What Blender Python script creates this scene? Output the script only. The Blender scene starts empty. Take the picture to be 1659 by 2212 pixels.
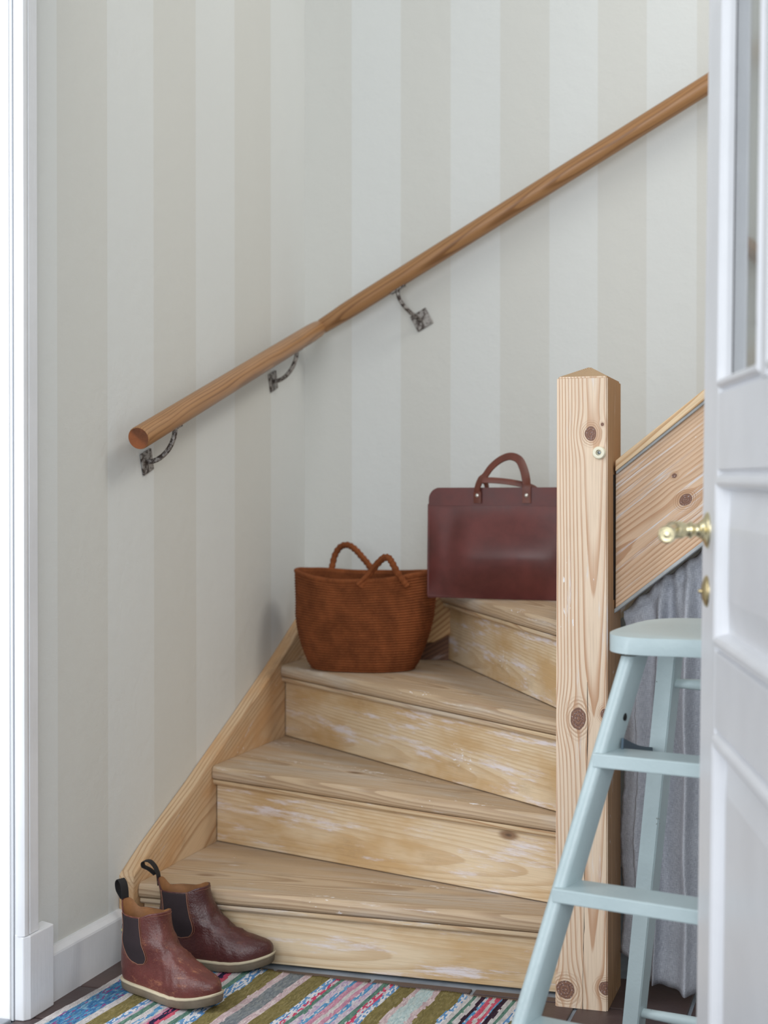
import bpy, bmesh, math, random
import numpy as np
from mathutils import Matrix, Vector, noise as mnoise
random.seed(7)
sc = bpy.context.scene
COL = sc.collection
PI = math.pi
R_ = math.radians

# ------------------------------------------------------------------ camera
cd = bpy.data.cameras.new('camera'); cam = bpy.data.objects.new('camera', cd); COL.objects.link(cam)
sc.camera = cam
cd.sensor_fit = 'VERTICAL'; cd.sensor_height = 36.0; cd.sensor_width = 36.0
cd.lens = 3239 * 36 / 2212
cam.location = (1.5455, 0, 1.0)
cam.rotation_euler = (R_(90 - .469), 0, R_(17.63))
cd.clip_start = .05
cd.dof.use_dof = True; cd.dof.focus_distance = 2.95; cd.dof.aperture_fstop = 3.7

# ------------------------------------------------------------------ light
w = bpy.data.worlds.new('world'); sc.world = w; w.use_nodes = True
bg = w.node_tree.nodes['Background']
bg.inputs['Color'].default_value = (.90, .95, 1.0, 1); bg.inputs['Strength'].default_value = .50

def area(name, loc, target, sx, sy, power, col=(1, 1, 1)):
    l = bpy.data.lights.new(name, 'AREA'); l.shape = 'RECTANGLE'; l.size = sx; l.size_y = sy
    l.energy = power; l.color = col
    o = bpy.data.objects.new(name, l); COL.objects.link(o); o.location = loc
    d = Vector(target) - Vector(loc); o.rotation_euler = d.to_track_quat('-Z', 'Y').to_euler()
    return o
area('daylight_from_entrance', (1.35, -1.0, 1.7), (.7, 3.2, .9), 2.2, 2.0, 82, (.93, .965, 1.0))
area('daylight_from_left_doorway', (-.55, 1.45, 1.45), (1.3, 2.6, .9), 1.0, 1.7, 32, (.93, .965, 1.0))
area('daylight_from_upper_landing', (2.45, 3.2, 3.6), (1.3, 4.0, 2.0), .9, .9, 32, (1.0, .95, .86))

sc.view_settings.view_transform = 'Standard'; sc.view_settings.look = 'None'
sc.view_settings.exposure = 0.0; sc.view_settings.gamma = 1.0
sc.view_settings.use_curve_mapping = False

# ------------------------------------------------------------------ node helper
def lin(c):
    return tuple((x / 12.92 if x <= .04045 else ((x + .055) / 1.055) ** 2.4) for x in (v / 255 for v in c))
def C4(c): return (*lin(c), 1)

class NT:
    def __init__(s, name):
        s.m = bpy.data.materials.new(name); s.m.use_nodes = True
        s.t = s.m.node_tree; s.n = s.t.nodes; s.l = s.t.links
        s.b = s.n['Principled BSDF']
    def put(s, sock, v):
        if isinstance(v, E): s.l.new(v.s, sock)
        elif isinstance(v, bpy.types.NodeSocket): s.l.new(v, sock)
        else: sock.default_value = v
    def math(s, op, a, b=0.0, clamp=False):
        n = s.n.new('ShaderNodeMath'); n.operation = op; n.use_clamp = clamp
        s.put(n.inputs[0], a); s.put(n.inputs[1], b)
        return E(s, n.outputs[0])
    def coord(s, kind='Object'):
        return s.n.new('ShaderNodeTexCoord').outputs[kind]
    def xyz(s, vec):
        n = s.n.new('ShaderNodeSeparateXYZ'); s.put(n.inputs[0], vec)
        return [E(s, o) for o in n.outputs]
    def vec(s, x, y, z):
        n = s.n.new('ShaderNodeCombineXYZ')
        for i, v in enumerate((x, y, z)): s.put(n.inputs[i], v)
        return n.outputs[0]
    def noise(s, vec, scale=1.0, detail=3.0, rough=.5):
        n = s.n.new('ShaderNodeTexNoise'); s.put(n.inputs['Vector'], vec)
        n.inputs['Scale'].default_value = scale; n.inputs['Detail'].default_value = detail
        n.inputs['Roughness'].default_value = rough
        return E(s, n.outputs['Fac'])
    def voro(s, vec, scale=1.0):
        n = s.n.new('ShaderNodeTexVoronoi'); s.put(n.inputs['Vector'], vec)
        n.inputs['Scale'].default_value = scale
        return E(s, n.outputs['Distance'])
    def ss(s, v, a, b):
        n = s.n.new('ShaderNodeMapRange'); n.interpolation_type = 'SMOOTHSTEP'
        s.put(n.inputs[0], v); n.inputs[1].default_value = a; n.inputs[2].default_value = b
        return E(s, n.outputs[0])
    def ramp(s, v, stops, interp='LINEAR'):
        n = s.n.new('ShaderNodeValToRGB'); s.put(n.inputs[0], v)
        r = n.color_ramp; r.interpolation = interp
        while len(r.elements) < len(stops): r.elements.new(1.0)
        for e, (p, c) in zip(r.elements, stops): e.position = p; e.color = c
        return n.outputs[0]
    def mix(s, f, a, b, mode='MIX'):
        n = s.n.new('ShaderNodeMix'); n.data_type = 'RGBA'; n.blend_type = mode
        s.put(n.inputs[0], f); s.put(n.inputs[6], a); s.put(n.inputs[7], b)
        return n.outputs[2]
    def bump(s, h, dist=.001, strength=1.0):
        n = s.n.new('ShaderNodeBump'); s.put(n.inputs['Height'], h)
        n.inputs['Distance'].default_value = dist; n.inputs['Strength'].default_value = strength
        s.l.new(n.outputs[0], s.b.inputs['Normal'])
    def rnd(s):
        return E(s, s.n.new('ShaderNodeObjectInfo').outputs['Random'])
    def out(s, col=None, rough=None, metal=None, spec=None):
        for k, v in (('Base Color', col), ('Roughness', rough), ('Metallic', metal), ('Specular IOR Level', spec)):
            if v is not None: s.put(s.b.inputs[k], v)
        return s.m
class E:
    def __init__(s, nt, sock): s.nt = nt; s.s = sock
    def __add__(s, o): return s.nt.math('ADD', s, o)
    def __radd__(s, o): return s.nt.math('ADD', s, o)
    def __sub__(s, o): return s.nt.math('SUBTRACT', s, o)
    def __rsub__(s, o): return s.nt.math('SUBTRACT', o, s)
    def __mul__(s, o): return s.nt.math('MULTIPLY', s, o)
    def __rmul__(s, o): return s.nt.math('MULTIPLY', s, o)
    def __truediv__(s, o): return s.nt.math('DIVIDE', s, o)
    def sqrt(s): return s.nt.math('SQRT', s)
    def exp(s): return s.nt.math('EXPONENT', s)
    def sin(s): return s.nt.math('SINE', s)
    def fract(s): return s.nt.math('FRACT', s)
    def lt(s, o): return s.nt.math('LESS_THAN', s, o)
    def gt(s, o): return s.nt.math('GREATER_THAN', s, o)
    def max(s, o): return s.nt.math('MAXIMUM', s, o)
    def min(s, o): return s.nt.math('MINIMUM', s, o)
    def clamp(s): return s.nt.math('ADD', s, 0.0, True)

def plain(name, c, rough=.5, metal=0.0, bump=0.0, bscale=60, var=0.0, spec=.5):
    t = NT(name); v = t.coord()
    col = C4(c)
    if var:
        n = t.noise(v, 9, 5, .6)
        col = t.mix(t.ss(n, .3, .7), C4([max(0, x * (1 - var)) for x in c]), C4([min(255, x * (1 + var * .6)) for x in c]))
    if bump: t.bump(t.noise(v, bscale, 4, .6), bump)
    return t.out(col, rough, metal, spec)

# wood: rings around a pith that runs along local X, bent around knots; colours, fibres, left-over paint, dirt
def wood(name, light, dark, spacing=.006, pith=(0, -.06), tilt=.03, wob=.006, knots=(), paint=0.0, paintc=(226, 224, 226),
         dirt=.25, rough=.62, dark_amt=1.0, seedshift=True, smallknots=0.0, ps=26, yellow=None, contrast=(.50, .86), grey=0.0, bumpd=.0006):
    t = NT(name); X, Y, Z = t.xyz(t.coord())
    r0 = t.rnd() if seedshift else None
    xs = X + r0 * 7.0 if seedshift else X + 3.1
    ya = Y
    for (kx, ky, kr, el) in knots:                     # the grain lines part around each knot
        dx = (X - kx) / el; dy = Y - ky
        d2 = dx * dx + dy * dy
        f = (d2 * (-1.0 / (kr * 1.9) ** 2)).exp()
        ya = ya - (ya - ky) * f * .86
    w1 = t.noise(t.vec(xs * 1.1, Y * 3.0, Z * 3.0), 1.0, 3, .5) - .5
    w2 = t.noise(t.vec(xs * 1.6 + 5.3, Y * 4.0, Z * 4.0), 1.0, 2, .5) - .5
    yy = ya - pith[0] + w1 * (wob * 4)
    zz = Z - pith[1] + X * tilt + w2 * (wob * 5)
    if seedshift: yy = yy + (r0 - .5) * .06
    rr = (yy * yy + zz * zz).sqrt()
    ph = (rr / spacing + (t.noise(t.vec(xs * 4, Y * 60, Z * 60), 1, 2) - .5) * .35).fract()
    ring = t.ss(ph, contrast[0], contrast[1]) * (1.0 - t.ss(ph, .93, 1.0))
    fib = t.noise(t.vec(xs * 9, Y * 420, Z * 420), 1.0, 3, .6)
    big = t.noise(t.vec(xs * 2.2, Y * 7, Z * 7), 1.0, 4, .6)
    col = t.mix((ring * dark_amt * (.55 + .45 * t.ss(big, .3, .65))).clamp(), C4(light), C4(dark))
    if yellow: col = t.mix(t.ss(t.noise(t.vec(xs * 3 + 9, Y * 9, Z * 9), 1, 4, .6), .42, .66), col, C4(yellow))
    if grey: col = t.mix(t.ss(t.noise(t.vec(xs * 2.5 + 2, Y * 20, Z * 20), 1, 4, .65), .42, .7) * grey, col, C4((196, 188, 178)))
    col = t.mix((t.ss(fib, .42, .75) * .22).clamp(), col, C4([x * .72 for x in dark]))
    if dirt:
        dn = t.noise(t.vec(xs * 5 + 20, Y * 12, Z * 12), 1.0, 6, .7)
        col = t.mix((t.ss(dn, .56, .78) * dirt).clamp(), col, C4((96, 78, 62)))
    if smallknots:
        vd = t.voro(t.vec(xs * 3.2, Y * 7.5, Z * 1.0), 1.0)
        col = t.mix((1.0 - t.ss(vd, .05, .11)) * smallknots, col, C4((128, 96, 70)))
        col = t.mix((1.0 - t.ss(vd, .025, .05)) * smallknots, col, C4((86, 70, 58)))
    if paint:
        pn = t.noise(t.vec(xs * 3.5 + 40, Y * ps, Z * ps), 1.0, 6, .72)
        pm = t.ss(pn, .66 - .14 * paint, .76 - .10 * paint)
        col = t.mix((pm * .8).clamp(), col, C4(paintc))
        sp = t.noise(t.vec(xs * 60, Y * 160, Z * 160), 1.0, 2, .5) * t.noise(t.vec(xs * 4 + 3, Y * 9, Z * 9), 1, 3)
        col = t.mix((t.ss(sp, .43, .47) * .85).clamp(), col, C4((236, 234, 236)))
    for (kx, ky, kr, el) in knots:
        dx = (X - kx) / el; dy = Y - ky
        d = (dx * dx + dy * dy).sqrt() + (t.noise(t.vec(X * 60, Y * 60, 0.0), 1.0, 2) - .5) * kr * .35
        kring = (d / (kr * .30)).fract()
        halo = 1.0 - t.ss(d, kr * 1.1, kr * 2.1)
        col = t.mix((halo * .75 * t.ss(kring, .3, .8)).clamp(), col, C4([x * .92 for x in dark]))
        core = 1.0 - t.ss(d, kr * .82, kr * .98)
        kc = t.mix(t.ss(kring, .1, .9), C4((142, 104, 84)), C4((112, 82, 72)))
        kc = t.mix(t.ss(t.noise(t.vec(X * 330, Y * 330, 0.0), 1, 4),   .58, .68) * .6, kc, C4((206, 200, 206)))
        col = t.mix(core, col, kc)
    t.bump(ring * .5 + fib * .35 + t.noise(t.vec(xs * 12, Y * 40, Z * 40), 1, 3) * .8, bumpd)
    return t.out(col, rough, spec=.35)

# ------------------------------------------------------------------ mesh helpers
WM = {}
def setprops(o, label=None, cat=None, group=None, kind=None):
    for k, v in (('label', label), ('category', cat), ('group', group), ('kind', kind)):
        if v: o[k] = v
    return o
def place(o, parent, M):
    WM[o.name] = M
    if parent is not None:
        o.parent = parent; o.matrix_basis = WM[parent.name].inverted() @ M
    else: o.matrix_basis = M
    return o
def empty(name, loc, label=None, cat=None, group=None, kind=None, rot=0.0):
    o = bpy.data.objects.new(name, None); COL.objects.link(o); o.empty_display_size = .05
    place(o, None, Matrix.Translation(loc) @ Matrix.Rotation(rot, 4, 'Z'))
    return setprops(o, label, cat, group, kind)
I4 = Matrix.Identity(4)
def link(name, bm, mat, parent=None, M=I4, smooth=False, auto=None):
    me = bpy.data.meshes.new(name)
    bmesh.ops.recalc_face_normals(bm, faces=bm.faces[:]) if bm.faces else None
    bm.to_mesh(me); bm.free()
    for m in (mat if isinstance(mat, (list, tuple)) else [mat]): me.materials.append(m)
    if smooth:
        for p in me.polygons: p.use_smooth = True
        if auto: me.set_sharp_from_angle(angle=R_(auto))
    o = bpy.data.objects.new(name, me); COL.objects.link(o)
    return place(o, parent, M)
def frame(origin, x, y):
    x = Vector(x).normalized(); z = x.cross(Vector(y)).normalized(); y = z.cross(x)
    M = Matrix((x, y, z)).transposed().to_4x4(); M.translation = Vector(origin); return M
def prism_bm(pts, z0, z1, bevel=.0, seg=2, sel=None, selbev=0, selseg=4, bm=None):
    bm = bm or bmesh.new()
    a = [bm.verts.new((p[0], p[1], z0)) for p in pts]; b = [bm.verts.new((p[0], p[1], z1)) for p in pts]
    n = len(pts)
    bm.faces.new(a[::-1]); bm.faces.new(b)
    for i in range(n): bm.faces.new((a[i], a[(i + 1) % n], b[(i + 1) % n], b[i]))
    bmesh.ops.recalc_face_normals(bm, faces=bm.faces[:])
    if sel is not None:                                 # a rounder bevel along chosen edges first
        es = [e for e in bm.edges if sel(e)]
        bmesh.ops.bevel(bm, geom=es, offset=selbev, segments=selseg, affect='EDGES', profile=.5)
    if bevel:
        es = [e for e in bm.edges if e.calc_length() > bevel * 4 and len(e.link_faces) == 2 and e.calc_face_angle(0) > .6]
        bmesh.ops.bevel(bm, geom=es, offset=bevel, segments=seg, affect='EDGES', profile=.5, clamp_overlap=True)
    return bm
def box_bm(x0, x1, y0, y1, z0, z1, bevel=0, seg=2):
    return prism_bm([(x0, y0), (x1, y0), (x1, y1), (x0, y1)], z0, z1, bevel, seg)
def box(name, a, b, mat, parent=None, bevel=.002, M=I4, seg=2):
    return link(name, box_bm(a[0], b[0], a[1], b[1], a[2], b[2], bevel, seg), mat, parent, M)
def catmull(P, n):
    P = [Vector(p) for p in P]; out = []
    for i in range(len(P) - 1):
        p0 = P[max(i - 1, 0)]; p1 = P[i]; p2 = P[i + 1]; p3 = P[min(i + 2, len(P) - 1)]
        for k in range(n):
            t = k / n
            out.append(.5 * ((2 * p1) + (p2 - p0) * t + (2 * p0 - 5 * p1 + 4 * p2 - p3) * t * t + (3 * p1 - p0 - 3 * p2 + p3) * t ** 3))
    out.append(P[-1]); return out
def tube_bm(pts, r, n=12, bm=None, closed=False, cap=True):
    bm = bm or bmesh.new(); pts = [Vector(p) for p in pts]
    rings = []; up = None; N = len(pts)
    for i, p in enumerate(pts):
        if closed: d = pts[(i + 1) % N] - pts[i - 1]
        else: d = pts[min(i + 1, N - 1)] - pts[max(i - 1, 0)]
        d = d.normalized() if d.length > 1e-9 else Vector((0, 0, 1))
        if up is None:
            up = Vector((0, 0, 1)) if abs(d.z) < .9 else Vector((1, 0, 0))
        s = d.cross(up).normalized(); up = s.cross(d).normalized()
        rad = r[i] if isinstance(r, (list, tuple)) else r
        rings.append([bm.verts.new(p + (s * math.cos(2 * PI * k / n) + up * math.sin(2 * PI * k / n)) * rad) for k in range(n)])
    for i in range(N - (0 if closed else 1)):
        A = rings[i]; B = rings[(i + 1) % N]
        for k in range(n): bm.faces.new((A[k], A[(k + 1) % n], B[(k + 1) % n], B[k]))
    if cap and not closed:
        bm.faces.new(rings[0][::-1]); bm.faces.new(rings[-1])
    return bm
def lathe_bm(prof, n=32, bm=None):
    """profile of (radius, height) about local Z"""
    bm = bm or bmesh.new(); rings = []
    for r, z in prof:
        if r < 1e-6: rings.append([bm.verts.new((0, 0, z))])
        else: rings.append([bm.verts.new((r * math.cos(2 * PI * k / n), r * math.sin(2 * PI * k / n), z)) for k in range(n)])
    for A, B in zip(rings, rings[1:]):
        for k in range(n):
            if len(A) == 1 and len(B) == 1: continue
            if len(A) == 1: bm.faces.new((A[0], B[k], B[(k + 1) % n]))
            elif len(B) == 1: bm.faces.new((A[k], B[0], A[(k + 1) % n]))
            else: bm.faces.new((A[k], B[k], B[(k + 1) % n], A[(k + 1) % n]))
    return bm
def ribbon_bm(pts, wdir, width, thick, bm=None):
    """flat strap along pts; wdir gives the direction across the strap at each point"""
    bm = bm or bmesh.new(); pts = [Vector(p) for p in pts]; N = len(pts); rings = []
    for i, p in enumerate(pts):
        d = (pts[min(i + 1, N - 1)] - pts[max(i - 1, 0)]).normalized()
        wv = Vector(wdir[i]); wv = (wv - d * wv.dot(d)).normalized(); nv = d.cross(wv)
        a, b = wv * width / 2, nv * thick / 2
        rings.append([bm.verts.new(p + q) for q in (a + b, a * .9 + b * 1.2, -a * .9 + b * 1.2, -a + b, -a - b, -a * .9 - b * 1.2, a * .9 - b * 1.2, a - b)])
    for A, B in zip(rings, rings[1:]):
        for k in range(8): bm.faces.new((A[k], A[(k + 1) % 8], B[(k + 1) % 8], B[k]))
    bm.faces.new(rings[0][::-1]); bm.faces.new(rings[-1])
    return bm
def grid_bm(f, nu, nv, wrap=False, bm=None):
    bm = bm or bmesh.new()
    V = [[bm.verts.new(f(i / nu, j / nv)) for j in range(nv + 1)] for i in range(nu if wrap else nu + 1)]
    for i in range(nu):
        for j in range(nv):
            A = V[i]; B = V[(i + 1) % len(V)]
            bm.faces.new((A[j], B[j], B[j + 1], A[j + 1]))
    return bm

# ------------------------------------------------------------------ materials
def wallpaper(name, axis, edges, dark_first):
    """broad two-tone vertical stripes printed on lightly textured paper; edges are the seams along the wall"""
    t = NT(name); X, Y, Z = t.xyz(t.coord()); u = (X, Y)[axis]
    s = 0.0
    cnt = None
    for e in edges:
        g = u.gt(e); cnt = g if cnt is None else cnt + g
    par = (cnt * .5).fract() * 2.0
    if dark_first: par = 1.0 - par
    n = t.noise(t.vec(X * 3, Y * 3, Z * 1.2), 1, 4, .6)
    L = t.mix(n, C4((210, 213, 212)), C4((217, 220, 219)))
    D = t.mix(n, C4((204, 205, 201)), C4((210, 211, 207)))
    col = t.mix(par, L, D)
    weave = t.noise(t.vec(X * 60, Y * 60, Z * 420), 1, 2)
    t.bump(t.noise(t.coord(), 26, 6, .62) * 1.0 + weave * .12, .0016)
    return t.out(col, .75, spec=.25)
M_wpL = wallpaper('striped_wallpaper_left', 1, [2.686, 2.898, 3.12, 3.349, 3.587, 3.837], False)
M_wpB = wallpaper('striped_wallpaper_back', 0, [.145, .293, .440, .583, .723, .857, .990, 1.124, 1.262, 1.40, 1.54, 1.68, 1.82, 1.96, 2.10], True)
M_plaster = plain('white_plaster', (232, 232, 228), .8, bump=.0006)
def white_paint(name, c, wear=0.0):
    t = NT(name); v = t.coord(); X, Y, Z = t.xyz(v)
    col = C4(c)
    col = t.mix(t.ss(t.noise(v, 5, 5, .6), .3, .7), C4([x * .965 for x in c]), C4(c))
    if wear:
        m = t.ss(t.noise(t.vec(X * 70, Y * 70, Z * 9), 1, 5, .75), .70, .73) * wear
        col = t.mix(m, col, C4((126, 122, 120)))
    t.bump(t.noise(t.vec(X * 160, Y * 160, Z * 14), 1, 3, .6), .0004)
    return t.out(col, .38, spec=.45)
M_trim = white_paint('white_gloss_paint', (229, 231, 235), .35)
M_door = white_paint('door_white_paint', (233, 234, 238), .35)
M_jamb = white_paint('bright_white_paint', (246, 246, 246))
M_gap = plain('grey_gap_paint', (206, 209, 214), .7)
M_threshold = plain('threshold_grey', (150, 155, 164), .45, var=.1)
def tile_mat():
    t = NT('brown_clay_tile'); v = t.coord(); r = t.rnd()
    n = t.noise(t.vec(*[a + r * 3.0 for a in t.xyz(v)]), 14, 6, .65)
    c = t.mix(t.ss(n, .3, .75), C4((58, 45, 46)), C4((84, 69, 68)))
    c = t.mix(r * .35, c, C4((92, 72, 66)))
    t.bump(t.noise(v, 60, 5, .6), .0006)
    return t.out(c, t.ss(n, .2, .8) * .2 + .34, spec=.5)
M_tile = tile_mat()
M_grout = plain('blue_grey_grout', (136, 144, 154), .85, bump=.0008, bscale=120, var=.12)
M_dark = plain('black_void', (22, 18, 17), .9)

PINE_L, PINE_D = (222, 190, 150), (184, 138, 92)
M_tread = wood('worn_pine_tread', (192, 168, 139), (150, 121, 93), .0052, (.10, -.06), .025, .005, paint=.30, dirt=.34, rough=.5, smallknots=.7, grey=.6, dark_amt=.75, contrast=(.3, .85))
M_nose = wood('worn_pine_moulding', (208, 184, 150), (172, 134, 98), .006, (.0, -.06), .02, .004, paint=.45, dirt=.46, grey=.6)
M_riser = wood('stripped_pine_riser', (216, 195, 164), (184, 151, 112), .0040, (.05, -.11), .016, .003, paint=1.0, paintc=(222, 216, 222), dirt=.24, smallknots=.9, yellow=(195, 162, 118), dark_amt=.62, contrast=(.35, .9))
M_string = wood('stripped_pine_wall_string', (207, 180, 147), (170, 135, 102), .007, (.03, -.09), .02, .004, paint=.35, dirt=.38, yellow=(198, 158, 116))
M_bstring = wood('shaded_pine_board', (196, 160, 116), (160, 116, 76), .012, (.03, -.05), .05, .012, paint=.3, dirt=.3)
M_stain = wood('dark_stained_board', (112, 78, 58), (70, 46, 38), .010, (.03, -.05), .05, .012, paint=.8, paintc=(170, 156, 150), dirt=.7)
# newel: local x = up, y = to the right, z = away from the viewer
M_newel = wood('newel_pine', (231, 208, 183), (194, 152, 120), .0056, (.072, .052), .022, .0022, ps=60, paint=.62, dirt=.07, rough=.6,
               knots=[(1.129, .067, .0125, 1.25), (1.147, .090, .0035, 1.1), (.571, .043, .0165, 1.5), (.582, .096, .010, 1.2), (.035, .018, .020, 1.0), (.045, .098, .015, 1.0)],
               seedshift=False, contrast=(.45, .9))
M_newel_cap = wood('newel_end_grain', (190, 160, 124), (150, 118, 86), .0046, (.075, .075), .0, .004, seedshift=False, dirt=.15, contrast=(.4, .9))
M_newel_side = wood('newel_side_varnish_and_shade', (176, 138, 100), (128, 92, 62), .0056, (.13, .06), .03, .004, paint=.25, dirt=.4, seedshift=False)  # old varnish, with shade of the side turned from the light mixed in
M_ostring = wood('outer_string_pine', (221, 188, 157), (184, 138, 102), .0062, (.085, -.040),   .035, .003, ps=110, dark_amt=.85, paint=.9, dirt=.08,
                 knots=[(.245, .087, .0125, 1.2), (.257, .138, .005, 1.2)], seedshift=False, contrast=(.3, .9))
M_capw = wood('string_cap_pine', (232, 204, 166), (196, 154, 110), .006, (.03, -.05), .02, .004, paint=.45, dirt=.1)
M_bead = plain('grey_painted_bead', (172, 175, 176), .6, var=.14, bump=.0006)
M_rail = wood('varnished_rail', (166, 124, 84), (122, 84, 52), .0058, (.01, -.03), .015, .006, dirt=.32, rough=.36, dark_amt=.9, grey=.0, bumpd=.0003)
M_railend = plain('dark_end_grain', (128, 74, 42), .55, var=.4, bump=.0008, bscale=200)
def iron_mat():
    t = NT('worn_iron'); v = t.coord()
    n = t.noise(v, 95, 5, .7)
    c = t.mix(t.ss(n, .44, .56), C4((70, 60, 56)), C4((158, 154, 150)))
    t.bump(n, .0008)
    return t.out(c, .5, .55)
M_iron = iron_mat()
M_brass = plain('polished_brass', (222, 210, 172), .26, 1.0)
M_brass2 = plain('aged_brass', (196, 178, 136), .3, 1.0)
def blue_paint():
    t = NT('pale_teal_paint'); v = t.coord(); X, Y, Z = t.xyz(v)
    n = t.noise(v, 6, 4, .6)
    c = t.mix(t.ss(n, .3, .7), C4((181, 198, 201)), C4((191, 207, 210)))
    chip = t.ss(t.noise(v, 48, 5, .7), .70, .715)
    c = t.mix(chip, c, C4((216, 222, 224)))
    dk = t.ss(t.noise(t.vec(X + 9.0, Y, Z), 60, 4, .7), .725, .735)
    c = t.mix(dk, c, C4((96, 92, 84)))
    t.bump(t.noise(t.vec(X * 12, Y * 12, Z * 12), 12, 3) + chip * .6, .0006)
    return t.out(c, .36, spec=.5)
M_blue = blue_paint()
M_strut = plain('dark_blue_steel', (62, 80, 94), .45, .4)
def linen():
    t = NT('grey_linen'); v = t.coord('UV'); X, Y, Z = t.xyz(v)
    wv = t.noise(t.vec(X * 900, Y * 90, 0.0), 1, 2) * .5 + t.noise(t.vec(X * 90, Y * 900, 0.0), 1, 2) * .5
    big = t.noise(t.vec(X * 7, Y * 2.5, 0.0), 1, 4, .6)
    c = t.mix(t.ss(wv, .36, .66), C4((168, 171, 181)), C4((208, 211, 218)))
    c = t.mix(t.ss(big, .35, .7) * .35, c, C4((176, 178, 186)))
    slub = t.ss(t.noise(t.vec(X * 300, Y * 400, 1.0), 1, 2), .70, .76)
    c = t.mix(slub * .6, c, C4((206, 206, 210)))
    t.bump(wv + t.noise(t.vec(X * 26, Y * 18, 0.0), 1, 4, .7) * 2.2, .0014)
    m = t.out(c, .95, spec=.1)
    return m
M_linen = linen()
def leather(name, c, worn, wornamt, rough, bscale=160, bd=.0005):
    t = NT(name); v = t.coord()
    n = t.noise(v, 11, 6, .65); f = t.noise(v, bscale, 4, .65)
    col = t.mix(t.ss(n, .3, .72), C4([x * .78 for x in c]), C4(c))
    if wornamt:
        wn = t.noise(t.vec(*[a * b for a, b in zip(t.xyz(v), (26, 70, 70))]), 1, 8, .8)
        col = t.mix(t.ss(wn, .54, .68) * wornamt, col, C4(worn))
        col = t.mix(t.ss(t.noise(v, 5, 3), .5, .75) * .4, col, C4([x * .55 for x in c]))
    t.bump(f + t.noise(v, 38, 4, .6) * 1.4, bd)
    return t.out(col, t.ss(n, .2, .8) * .18 + rough, spec=.5)
M_boot = leather('worn_oxblood_leather', (106, 52, 46), (172, 116, 84), .55, .24, 240, .0009)
M_boot2 = leather('dark_oxblood_leather', (84, 41, 40), (152, 98, 74), .25, .22, 240, .0009)
M_lining = leather('tan_lining', (170, 118, 74), (120, 80, 50), .3, .55)
M_elastic = plain('brown_elastic', (42, 30, 34), .85, bump=.0004, bscale=420)
M_black = plain('black_webbing', (24, 23, 25), .75, bump=.0004, bscale=300)
M_stitch = plain('tan_stitching', (138, 94, 74), .7)
M_sole = plain('dusty_crepe_sole', (112, 100, 84), .75, bump=.0006, bscale=90, var=.2)
M_welt = plain('pale_welt', (188, 176, 150), .65, bump=.0004, bscale=200, var=.12)
M_tagblue = plain('tag_blue', (52, 70, 84), .7); M_tagyel = plain('tag_yellow', (214, 206, 72), .7)
M_bag = leather('burgundy_leather', (103, 50, 47), (130, 80, 80), 0, .36, 300, .00012)
M_strap = leather('brown_strap_leather', (112, 58, 44), (130, 80, 80), 0, .40, 300, .0002)
M_strapedge = plain('raw_strap_edge', (124, 74, 50), .6)
M_rivet = plain('silver_rivet', (214, 212, 206), .3, .75)
def rope():
    t = NT('rust_felt_rope'); v = t.coord(); X, Y, Z = t.xyz(v)
    n = t.noise(v, 20, 5, .65); f = t.noise(t.vec(X * 2.2, Y * 2.2, Z), 190, 3, .6)
    c = t.mix(t.ss(n, .3, .72), C4((108, 60, 34)), C4((138, 79, 46)))
    c = t.mix(t.ss(f, .52, .74) * .5, c, C4((160, 98, 60)))
    t.bump(f, .0016)
    return t.out(c, .9, spec=.15)
M_rope = rope()
M_cream = plain('cream_plastic', (232, 226, 202), .4)
M_screw = plain('zinc_screw', (110, 116, 118), .35, .9)
def glass_mat():
    t = NT('window_glass'); 
    t.b.inputs['Transmission Weight'].default_value = 1.0
    return t.out((.42, .45, .46, 1), .04)
M_glass = glass_mat()
def rug_mat():
    t = NT('woven_rag'); a = t.n.new('ShaderNodeAttribute'); a.attribute_name = 'Col'
    v = t.coord(); X, Y, Z = t.xyz(v)
    f = t.noise(t.vec(X * 260, Y * 700, 0.0), 1, 2)
    c = t.mix(t.ss(f, .35, .7) * .28, a.outputs['Color'], (.035, .03, .03, 1))
    c = t.mix(t.ss(t.noise(v, 900, 2), .6, .7) * .18, c, (.7, .68, .66, 1))
    t.bump(t.noise(t.vec(X * 500, Y * 260, 0.0), 1, 3), .0012)
    return t.out(c, .95, spec=.1)
M_rug = rug_mat()

# ================================================================== the setting
# walls
def wall(name, bm, mat): return setprops(link(name, bm, mat), kind='structure')
bm = bmesh.new()
for (y0, y1, z0, z1) in ((2.53, 4.20, -.06, 3.3), (.9, 1.66, -.06, 3.3), (1.66, 2.53, 2.10, 3.3)):
    bmesh.ops.create_cube(bm, size=1, matrix=Matrix.Translation((-.07, (y0 + y1) / 2, (z0 + z1) / 2)) @ Matrix.Diagonal((.14, y1 - y0, z1 - z0, 1)))
wall('wall_left', bm, M_wpL)
wall('wall_back', box_bm(0, 3.0, 4.10, 4.22, -.06, 3.6), M_wpB)
wall('wall_right_light_block', box_bm(2.75, 2.87, 1.3, 4.10, -.06, 2.2), M_plaster)  # out of view, added to block light from the right
c_ = wall('ceiling_light_block', box_bm(-.14, 3.0, 1.1, 2.85, 2.75, 2.83), M_plaster)  # out of view, added to shade the hall from above

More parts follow.
